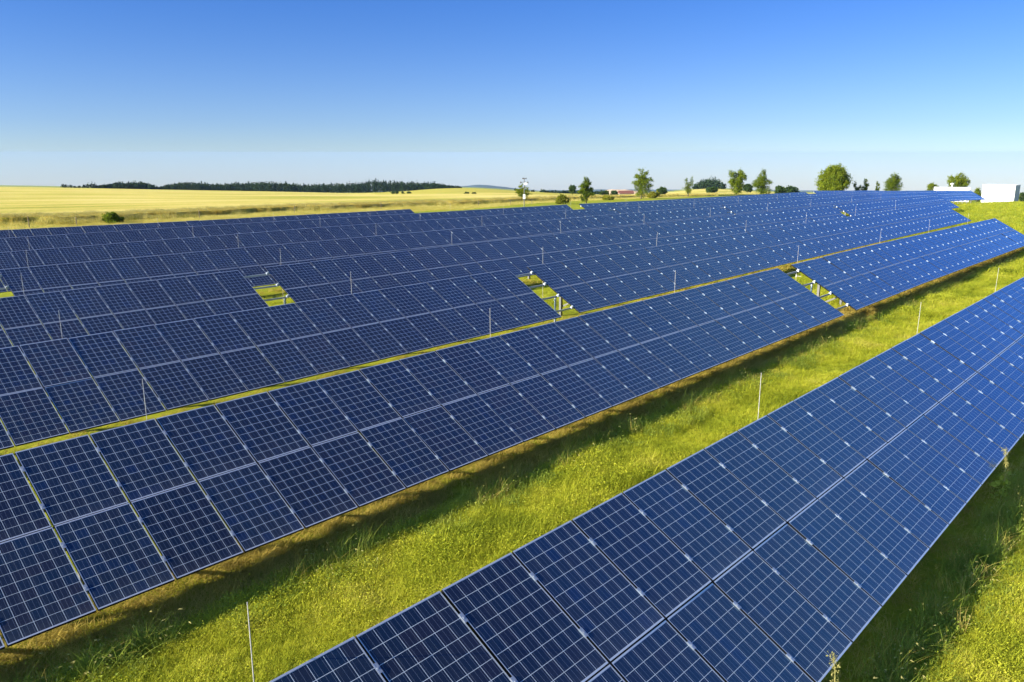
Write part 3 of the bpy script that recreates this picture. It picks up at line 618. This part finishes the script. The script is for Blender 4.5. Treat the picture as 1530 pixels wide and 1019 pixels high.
tree('distant_tree', 351.9, 247.1, 3.3, 4.6, 'round green bush-like tree in front of the red-roofed barn', group=GF, kind='round', m=M_LEAF_D, n=240, seed=23, leaf=.25, trunk=.02)
tree('distant_tree', 322.9, 200.3, 4.4, 5.0, 'ragged dark tree right of the tallest lane tree', group=GF, kind='bush', m=M_LEAF_D, n=260, seed=24, leaf=.24)
tree('distant_tree', 377.5, 184.1, 5.0, 5.2, 'dark tree between the spreading tree and the dense upright tree', group=GF, kind='round', m=M_LEAF_D, n=260, seed=25, leaf=.26)
tree('distant_tree', 301.6, 133.8, 4.4, 4.6, 'dark tree just right of the dense upright tree', group=GF, kind='round', m=M_LEAF_D, n=240, seed=26, leaf=.24)
tree('distant_tree', 303.8, 129.2, 4.5, 6.0, 'low broad dark tree left of the big round tree', group=GF, kind='bush', m=M_LEAF_D, n=300, seed=27, leaf=.25)
tree('distant_tree', 352, 190, 3.6, 6.0, 'low dark tree below the far grove, between the twin-topped and spreading trees', group=GF, kind='bush', m=M_LEAF_D, n=260, seed=28, leaf=.26)
GB = 'bushes by the panels and fields'
tree('bush', 37.4, 96.6, 1.35, 2.9, 'dark green bush in the wheat on the left', 'bush', GB, 'bush', M_LEAF, n=240, seed=30, leaf=.12)
tree('bush', 122.2, 97.7, 1.9, 3.2, 'yellow-green bush beside the rubble-filled gap', 'bush', GB, 'bush', M_BUSHY, n=200, seed=31, leaf=.11)
tree('bush', 202.8, 128.3, 2.2, 3.6, 'yellow-green bush right of the tallest lane tree', 'bush', GB, 'bush', M_BUSHY, n=200, seed=32, leaf=.14)
tree('bush', 161.5, 115.3, 1.1, 3.8, 'low yellow-green bush between the compact oval tree and the tall ragged tree', 'bush', GB, 'bush', M_BUSHY, n=200, seed=33, leaf=.12)
for i, (x, y, h, wd, lb) in enumerate([(291.1, 356.2, 1.9, 2.6, 'leftmost of the four'), (283.2, 343.2, 1.8, 2.5, 'second from left of the four'), (256.9, 306.6, 1.6, 2.2, 'third from left of the four'), (249.4, 293.3, 1.5, 2.3, 'rightmost of the four'),
                                 (238.0, 242.8, 1.5, 2.2, 'larger of the pair below the blue hill'), (239.4, 239.4, 1.2, 1.5, 'smaller of the pair below the blue hill')]):
    tree('field_bush', x, y, h, wd, 'tiny dark field bush far off, ' + lb, 'bush', 'tiny bushes in the fields', 'bush', M_LEAF_D, n=70, seed=40 + i, leaf=.2)

def weed(x, y, H, label, seed, curl):
    rg_ = np.random.default_rng(seed); g = g1(x, y); t = thing('tall_weed', (x, y, g), label, 'weed', 'tall weeds at the low panel edge')
    b = MB(); pts = [(0, 0, -.05), (.02, -.02, H * .45), (.05, .01, H * .8), (.05 + curl * .5, .06, H * .97), (.05 + curl, .1, H * .93)]
    b.tube(pts, [.008, .007, .005, .004, .003], 6); obj('stem', b.build('stem', [M_SEED]), t)
    f = rg_.uniform(.4, 1, 150); c = np.stack([np.interp(f, [0, .45, .8, .97, 1.0], [q[i] for q in pts]) for i in range(3)], 1)
    v, q = leaf_quads(c, np.full(150, .05), 2, .012, rg_, .4); obj('plume', mesh('plume', v, [tuple(k) for k in q], M_SEED), t)
    c = np.stack([rg_.normal(0, .08, 60), rg_.normal(0, .06, 60), rg_.uniform(.05, H * .55, 60)], 1); v, q = leaf_quads(c, np.full(60, .03), 2, .05, rg_, .2)
    obj('leaves', mesh('leaves', v, [tuple(k) for k in q], M_LUSH), t)
weed(7.66, 2.40, 1.04, 'pale feathery weed standing at the bottom corner of the nearest array', 5, .05)
weed(15.95, 2.44, 0.96, 'pale curled weed tip rising over the low panel edge by the right border', 6, .16)
# distant woods -------------------------------------------------------------
def px_ray(px, py):
    return FWD + RGT * (px - 765) / F_PX - UPV * (py - 509.5) / F_PX
def bearing(px, py=285):
    d = px_ray(px, py); h = math.hypot(d[0], d[1]); return d[0] / h, d[1] / h, d[2] / h
def far_tree(rg, H, W, conifer):
    k = 16 if conifer else 18
    if conifer:
        f = np.linspace(.05, .98, k); rad = W / 2 * (1 - f) ** .75 + .15; a = rg.uniform(0, 6.28, k)
        c = np.stack([np.cos(a) * rad * .5, np.sin(a) * rad * .5, f * H], 1); rr = rad * .9
    else:
        d = rg.normal(0, 1, (k, 3)); d /= np.linalg.norm(d, axis=1)[:, None]
        c = d * np.array([W * .36, W * .36, H * .36]) + np.array([0, 0, H * .55]); rr = np.full(k, W * .28)
    v, f = leaf_quads(c, rr, 7, .7 if not conifer else .55, rg, .6); return v
def forest(name, prof, step, rows, label, m, conifer_share, seed, cat='forest'):
    """a far wood read as one mass; prof gives the tree-top dip along the skyline"""
    rg = np.random.default_rng(seed); V = []
    px = prof[0][0]
    while px < prof[-1][0]:
        top = np.interp(px, [a for a, _ in prof], [b for _, b in prof])
        for r in rows:
            p_ = px + rg.uniform(-step, step) * .8; dx, dy, dz = bearing(p_, top + rg.normal(0, .8)); rr = r + rg.uniform(-15, 15)
            x, y = dx * rr, dy * rr; g = g1(x, y); H = ZO + dz * rr - g
            if H < 1.5: continue
            con = rg.random() < conifer_share; W = min(H * (.45 if con else .8), 9) + 1.2
            if con and rg.random() < .3: H *= rg.uniform(1.08, 1.28); W *= .75
            v = far_tree(rg, H, W, con); v += np.array([x, y, g]); V.append(v)
        px += step * rg.uniform(.7, 1.3)
    V = np.concatenate(V); n = len(V) // 4
    o = obj(name, mesh(name, V, [tuple(q) for q in np.arange(n * 4).reshape(-1, 4)], m)); o['kind'] = 'stuff'; tag(o, label, cat); return o
forest('far_wood', [(146, 279.5), (160, 277), (178, 274.5), (200, 273.5), (218, 275), (230, 279), (237, 282)], 2.6, (740, 770, 800), 'rounded patch of dark leafy wood on the left skyline', M_CONIF, .05, 51)
forest('far_wood', [(243, 279), (256, 276), (276, 273.5), (300, 275), (330, 276.5), (360, 275), (395, 274), (420, 274.5), (450, 277.5), (480, 276.5), (510, 276), (540, 276)], 2.4, (745, 775, 810), 'long dark conifer wood along the left skyline', M_CONIF, .6, 52)
forest('far_wood', [(540, 274), (550, 272), (562, 272), (590, 273.5), (625, 274.5), (650, 274.5), (668, 277), (684, 279.5), (692, 281)], 2.2, (745, 775, 810), 'darkest part of the wood, rising behind the crest of the wheat field', M_CONIF, .6, 53)
forest('far_grove', [(1040, 276), (1048, 271), (1058, 268.5), (1068, 268.5), (1077, 273), (1083, 277)], 2.4, (720, 740), 'bluish grove on top of the small yellow hill', M_CONIF, .0, 54, 'grove')
forest('far_hedge', [(770, 284.5), (800, 285.5), (850, 286.5), (905, 287)], 2.4, (760, 790), 'thin dark line of woods under the blue hill, above the wheat', M_CONIF, .1, 55, 'hedge')
for i, (p_, tp, wd) in enumerate([(93.5, 276.5, 4), (97.5, 276.5, 4.5), (105.5, 276.7, 4.5), (112, 278.5, 3), (118.5, 278, 3), (125, 276.5, 4), (131, 275.3, 6), (139.5, 275, 6.5), (144, 277, 4)]):
    dx, dy, dz = bearing(p_, tp); rr = 735; x, y = dx * rr, dy * rr; g = g1(x, y); H = ZO + dz * rr - g
    v = far_tree(np.random.default_rng(900 + i), H, wd, i < 6)
    t = thing('conifer' if i < 6 else 'far_tree', (x, y, g), 'tiny dark ' + ('conifer' if i < 6 else 'leafy tree') + ' on the left skyline, ' + ['leftmost', 'second from left', 'third from left', 'fourth from left', 'fifth from left', 'sixth from left', 'leftmost leafy one', 'widest leafy one', 'next to the rounded wood'][i], 'tree', 'single trees on the left skyline')
    obj('crown', mesh('crown', v, [tuple(q) for q in np.arange(len(v)).reshape(-1, 4)], M_CONIF), t)
    b = MB(); b.tube([(0, 0, -.5), (0, 0, H * .7)], [.22, .08], 6); obj('trunk', b.build('trunk', [M_BARK]), t)
def ridge(name, prof, r, depth, m, seed):
    """a far hill: crest line at distance r, sloping down to both sides"""
    vs, fs = [], []; K = 9; cols = []
    pxs = np.linspace(prof[0][0], prof[-1][0], 60)
    for p_ in pxs:
        top = np.interp(p_, [a for a, _ in prof], [b for _, b in prof]); dx, dy, dz = bearing(p_, top)
        z = ZO + dz * r + .0006 * r * noise.noise(Vector((p_ * .06, seed, 0))); zb = ZO + bearing(p_, 296)[2] * r
        for k in range(K):
            f = -1 + 2 * k / (K - 1); rr = r + f * depth; h = math.cos(f * math.pi / 2) ** 1.2 if abs(f) < 1 else 0
            vs.append((dx * rr, dy * rr, zb - 8 + (z - zb + 8) * h))
    fs = [(i * K + k, i * K + k + 1, (i + 1) * K + k + 1, (i + 1) * K + k) for i in range(len(pxs) - 1) for k in range(K - 1)]
    o = obj(name, mesh(name, vs, fs, m, smooth=True)); o['kind'] = 'structure'
ridge('blue_hill', [(560, 290), (640, 283), (690, 279), (716, 276.3), (740, 278), (765, 282), (800, 286), (840, 290)], 6000, 1200, M_HILL, 1)
ridge('far_hill', [(790, 288), (820, 284.5), (850, 285), (900, 283.5), (960, 284), (1100, 284), (1250, 286)], 6800, 1000, M_HILL, 2)
ridge('fallow_hill', [(886, 292), (905, 284.5), (915, 282.8), (935, 283), (950, 285), (975, 292)], 900, 60, M_FALLOW, 3)

# ------------------------------------------------------------------ grass and crops (uncountable)
hidden = []
def clump(name, n, rad, hmin, hmax, wid, bend, m, rg, seed_head=None, seg=3, upright=0.5):
    vs, fs, mi = [], [], []
    for i in range(n):
        a, q = rg.uniform(0, 6.28), rad * math.sqrt(rg.random()); bx, by = math.cos(a) * q, math.sin(a) * q
        h = rg.uniform(hmin, hmax); da = rg.uniform(0, 6.28); lean = rg.uniform(.1, 1) * bend * h; w_ = wid * rg.uniform(.6, 1.3)
        side = Vector((-math.sin(da), math.cos(da), 0)); b0 = len(vs)
        for s in range(seg + 1):
            f = s / seg; c = Vector((bx + math.cos(da) * lean * f ** 1.8, by + math.sin(da) * lean * f ** 1.8, -.02 + h * (f - .25 * bend * f * f)))
            ww = w_ * (1 - f) ** .6 * .5
            if s < seg: vs += [c - side * ww, c + side * ww]
            else: vs.append(c)
        for s in range(seg - 1): fs.append((b0 + 2 * s, b0 + 2 * s + 1, b0 + 2 * s + 3, b0 + 2 * s + 2)); mi.append(0)
        fs.append((b0 + 2 * seg - 2, b0 + 2 * seg - 1, b0 + 2 * seg)); mi.append(0)
        if seed_head and rg.random() < seed_head[0]:
            for k in range(4):
                c2 = vs[-1] if isinstance(vs[-1], Vector) else Vector(vs[-1]); tip = Vector(vs[b0 + 2 * seg])
                d = Vector((math.cos(da + rg.uniform(-.7, .7)), math.sin(da + rg.uniform(-.7, .7)), rg.uniform(-.5, .2))) * seed_head[1] * rg.uniform(.6, 1.1)
                sd = Vector((-d.y, d.x, .3 * seed_head[1])).normalized() * seed_head[2]; bb = len(vs)
                vs += [tip, tip + d * .5 + sd, tip + d, tip + d * .5 - sd]; fs.append((bb, bb + 1, bb + 2, bb + 3)); mi.append(1)
    me = mesh(name, vs, fs, [m, M_SEED], mi); return bpy.data.objects.new(name, me)
def leafy(name, n, rad, hmin, hmax, size, m, rg):
    """low clover-like tuft: short leaflets at mixed angles"""
    c = np.stack([rg.normal(0, rad * .55, n), rg.normal(0, rad * .55, n), rg.uniform(hmin, hmax, n)], 1)
    v, f = leaf_quads(c, np.full(n, .01), 1, size, rg, 1.4); v[:, 2] = np.maximum(v[:, 2], -.01)
    return bpy.data.objects.new(name, mesh(name, v, [tuple(q) for q in f], m))
def scatter(name, label, cat, variants, pts, scl, zrot=None, weights=None, tilt=.12):
    col = bpy.data.collections.new(name + '_kinds')
    for i, o in enumerate(variants): o.name = f'{name}_kind_{i:02d}'; col.objects.link(o)
    n = len(pts); me = bpy.data.meshes.new(name); me.vertices.add(n); me.vertices.foreach_set('co', np.asarray(pts, dtype=np.float32).ravel())
    rg = np.random.default_rng(len(pts))
    a = me.attributes.new('scl', 'FLOAT', 'POINT'); a.data.foreach_set('value', np.asarray(scl, dtype=np.float32))
    a = me.attributes.new('idx', 'INT', 'POINT'); a.data.foreach_set('value', rg.choice(len(variants), n, p=weights).astype(np.int32))
    a = me.attributes.new('rot', 'FLOAT_VECTOR', 'POINT'); a.data.foreach_set('vector', np.stack([rg.normal(0, tilt, n), rg.normal(0, tilt, n), rg.uniform(0, 6.28, n)], 1).astype(np.float32).ravel())
    o = obj(name, me); o['kind'] = 'stuff'; tag(o, label, cat)
    ng = bpy.data.node_groups.new(name + '_nodes', 'GeometryNodeTree'); ng.interface.new_socket('Geometry', in_out='INPUT', socket_type='NodeSocketGeometry'); ng.interface.new_socket('Geometry', in_out='OUTPUT', socket_type='NodeSocketGeometry')
    gi, go = ng.nodes.new('NodeGroupInput'), ng.nodes.new('NodeGroupOutput'); ip = ng.nodes.new('GeometryNodeInstanceOnPoints'); ci = ng.nodes.new('GeometryNodeCollectionInfo')
    ci.inputs['Collection'].default_value = col; ci.inputs['Separate Children'].default_value = True; ci.inputs['Reset Children'].default_value = True
    def na(nm, ty):
        q = ng.nodes.new('GeometryNodeInputNamedAttribute'); q.data_type = ty; q.inputs['Name'].default_value = nm; return q.outputs['Attribute']
    ng.links.new(gi.outputs[0], ip.inputs['Points']); ng.links.new(ci.outputs[0], ip.inputs['Instance']); ip.inputs['Pick Instance'].default_value = True
    ng.links.new(na('idx', 'INT'), ip.inputs['Instance Index']); ng.links.new(na('rot', 'FLOAT_VECTOR'), ip.inputs['Rotation']); ng.links.new(na('scl', 'FLOAT'), ip.inputs['Scale'])
    ng.links.new(ip.outputs[0], go.inputs[0])
    md = o.modifiers.new('scatter', 'NODES'); md.node_group = ng; return o
def area(x0, x1, y0, y1, dens, rg, thin=None):
    """random ground points; thin(x, y) keeps a share of them"""
    n = int((x1 - x0) * (y1 - y0) * dens); x = rg.uniform(x0, x1, n); y = rg.uniform(y0, y1, n)
    if thin is not None: k = rg.random(n) < thin(x, y); x, y = x[k], y[k]
    return x, y
def near_thin(d0):
    return lambda x, y: np.clip((d0 / np.maximum(np.hypot(x, y), 1)) ** 1.35, 0, 1)
def fbm(x, y, s, o=0.0): return np.array([noise.fractal(Vector((a * s, b * s, o)), 1.0, 2.0, 3) for a, b in zip(x, y)])
rg = np.random.default_rng(77)
short = [leafy('g', 150, .17, .01, .10, .0095, M_GRASS, rg) for _ in range(3)] + [clump('g', 62, .14, .06, .19, .0068, .9, M_GRASS, rg) for _ in range(4)]
lush = [clump('g', 34, .16, .08, .24, .009, .9, M_LUSH, rg) for _ in range(3)] + [leafy('g', 90, .16, .02, .14, .016, M_LUSH, rg)]
tall = [clump('g', 22, .14, .30, .62, .007, 1.0, M_LUSH, rg, (.10, .06, .004), 5) for _ in range(3)] + [clump('g', 22, .14, .25, .55, .006, 1.1, M_DRY, rg, (.10, .06, .004), 5) for _ in range(2)]
dry = [clump('g', 30, .17, .04, .20, .008, 1.5, M_DRY, rg) for _ in range(4)]
straw = [clump('g', 30, .17, .04, .20, .008, 1.5, M_STRAW, rg) for _ in range(3)]
stalk = [clump('g', 36, .30, .75, 1.0, .018, .35, M_STALK, rg, (.9, .09, .014)) for _ in range(3)]
wild = [clump('g', 24, .30, .25, .6, .014, .7, M_BUSHY, rg, (.4, .09, .012)) for _ in range(1)] + [clump('g', 24, .30, .3, .65, .014, .7, M_STRAW, rg, (.4, .09, .012)) for _ in range(2)]

# mown strips between and in front of the rows
P = []
P.append(area(-2, 34, 4.4, 9.6, 210, rg, near_thin(11)))
P.append(area(34, 72, 4.0, 9.6, 30, rg))
P.append(area(5, 30, -4.0, 1.9, 210, rg, near_thin(11)))
P.append(area(-2, 66, 11.4, 12.6, 22, rg, near_thin(25)))
P.append(area(0, 64, 12.4, 16.4, 22, rg, near_thin(22)))
P.append(area(0, 80, 19.6, 23.8, 9, rg, near_thin(30)))
P.append(area(4, 40, 27, 31, 7, rg, near_thin(30)))
x = np.concatenate([q[0] for q in P]); y = np.concatenate([q[1] for q in P]); z = gz(x, y)
sc = rng.uniform(.7, 1.3, len(x)) * np.clip(np.hypot(x, y) / 26, 1, 2.0) * (1 + .75 * np.clip(fbm(x, y, .45, 3), -.5, .8)) * (1 - .35 * np.clip(fbm(x * .08, y * 1.3, 1.0, 7) * 1.6, -.4, 1))
scatter('meadow_grass', 'short bright yellow-green grass and clover on the strips between the panel rows', 'grass', short, np.stack([x, y, z], 1), sc, weights=[.13, .13, .13, .1525, .1525, .1525, .1525])
P = [area(62, 175, -8, 30, 2.2, rg)]
x, y = P[0]; k = ~((y > 16.5) & (x < 78)) & ~((y > 23.8) & (x < 104)) & ~((y > 9) & (y < 12.6) & (x < 63)); x, y = x[k], y[k]
scatter('meadow_grass', 'green meadow at the right end of the panel rows', 'grass', short + lush[:1], np.stack([x, y, gz(x, y)], 1), rng.uniform(2.0, 3.6, len(x)))
# longer, darker grass in the strip before each low edge
P = []
for r, x0, x1, d in ((1, 5, 26, 60), (2, -2, 34, 60), (2, 34, 64, 14)):
    Y = ROWY(r); a, b_ = area(x0, x1, Y - 1.05, Y - .05, d, rg); f = fbm(a, b_, .9, r); k = (f > -.08); P.append((a[k], b_[k]))
x = np.concatenate([q[0] for q in P]); y = np.concatenate([q[1] for q in P])
scatter('lush_grass', 'longer dark green grass in the shaded strip before the low edges of the panels', 'grass', lush, np.stack([x, y, gz(x, y)], 1), rng.uniform(.7, 1.3, len(x)))
P = []
for r, x0, x1, d in ((1, 5, 28, 34), (2, -2, 34, 30), (2, 34, 62, 12)):
    Y = ROWY(r); a, b_ = area(x0, x1, Y - .62, Y + .02, d, rg); f = fbm(a, b_, .55, 9 + r); k = f > (-.3 if r == 1 else -.05); P.append((a[k], b_[k]))
x = np.concatenate([q[0] for q in P]); y = np.concatenate([q[1] for q in P])
scatter('tall_grass', 'tall drooping grass with pale seed heads along the low edge of the nearest panels', 'grass', tall, np.stack([x, y, gz(x, y)], 1), rng.uniform(.55, 1.05, len(x)), tilt=.25)
# dry straw-coloured grass under the panels
P = []
for r, x0, x1, d in ((1, 6, 30, 20), (2, -2, 34, 95), (2, 34, 64, 30), (3, -1, 60, 14), (4, 3, 60, 7), (5, 5, 30, 6)):
    Y = ROWY(r); a, b_ = area(x0, x1, Y - .25, Y + (1.6 if r > 1 else .6), d, rg); f = fbm(a, b_, .8, 5 + r); k = f > -.15 - 1.2 * np.clip(b_ - Y, 0, 1); P.append((a[k], b_[k]))
x = np.concatenate([q[0] for q in P]); y = np.concatenate([q[1] for q in P])
scatter('dry_grass', 'dry yellow straw lying under the low edges of the panels', 'grass', dry, np.stack([x, y, gz(x, y)], 1), rng.uniform(.7, 1.3, len(x)) * np.clip(np.hypot(x, y) / 26, 1, 1.8))
# crop edge
def band(n, th0, th1, a, b):
    t = np.radians(rg.uniform(th0, th1, n)); e_ = np.array([edge_r(q) for q in t]); r = e_ + rg.uniform(a, b, n); return r * np.sin(t), r * np.cos(t)
x, y = band(3800, -2, 62, -.6, 6); 
scatter('wheat_stalks', 'ripe wheat stalks standing along the near edge of the field', 'wheat', stalk, np.stack([x, y, gz(x, y)], 1), rng.uniform(.85, 1.35, len(x)))
x, y = band(2600, 0, 62, -4.5, .5); f = fbm(x, y, .10); k = f > -.2; x, y, f = x[k], y[k], f[k]
scatter('wild_grass', 'wild yellow-green grass on the verge between the last panels and the wheat', 'grass', wild, np.stack([x, y, gz(x, y)], 1), rng.uniform(.8, 1.6, len(x)) * (1 + .6 * np.clip(f, -.4, .6)))

x, y = band(11000, 2, 60, -30, -1)
scatter('pale_grass', 'pale straw-coloured grass on the open verge before the wheat', 'grass', straw, np.stack([x, y, gz(x, y)], 1), rng.uniform(1.8, 3.4, len(x)))
# ------------------------------------------------------------------ evening air
zmin = float(min(gzz)) - 80.0
hz = MB(); hz.box((-9600, -9600, zmin), (9600, 9600, ZO + 12.0))
mh = bpy.data.materials.new('haze'); mh.use_nodes = True; th_ = mh.node_tree; th_.nodes.clear()
mo_ = N(th_, 'ShaderNodeOutputMaterial'); pv = N(th_, 'ShaderNodeVolumePrincipled'); pv.inputs['Density'].default_value = 0.000045; pv.inputs['Color'].default_value = (0.37, 0.555, 0.86, 1)
th_.links.new(pv.outputs[0], mo_.inputs['Volume'])
h_ = obj('haze', hz.build('haze', [mh])); h_['kind'] = 'stuff'; tag(h_, 'thin blue evening haze over the far land', 'haze')
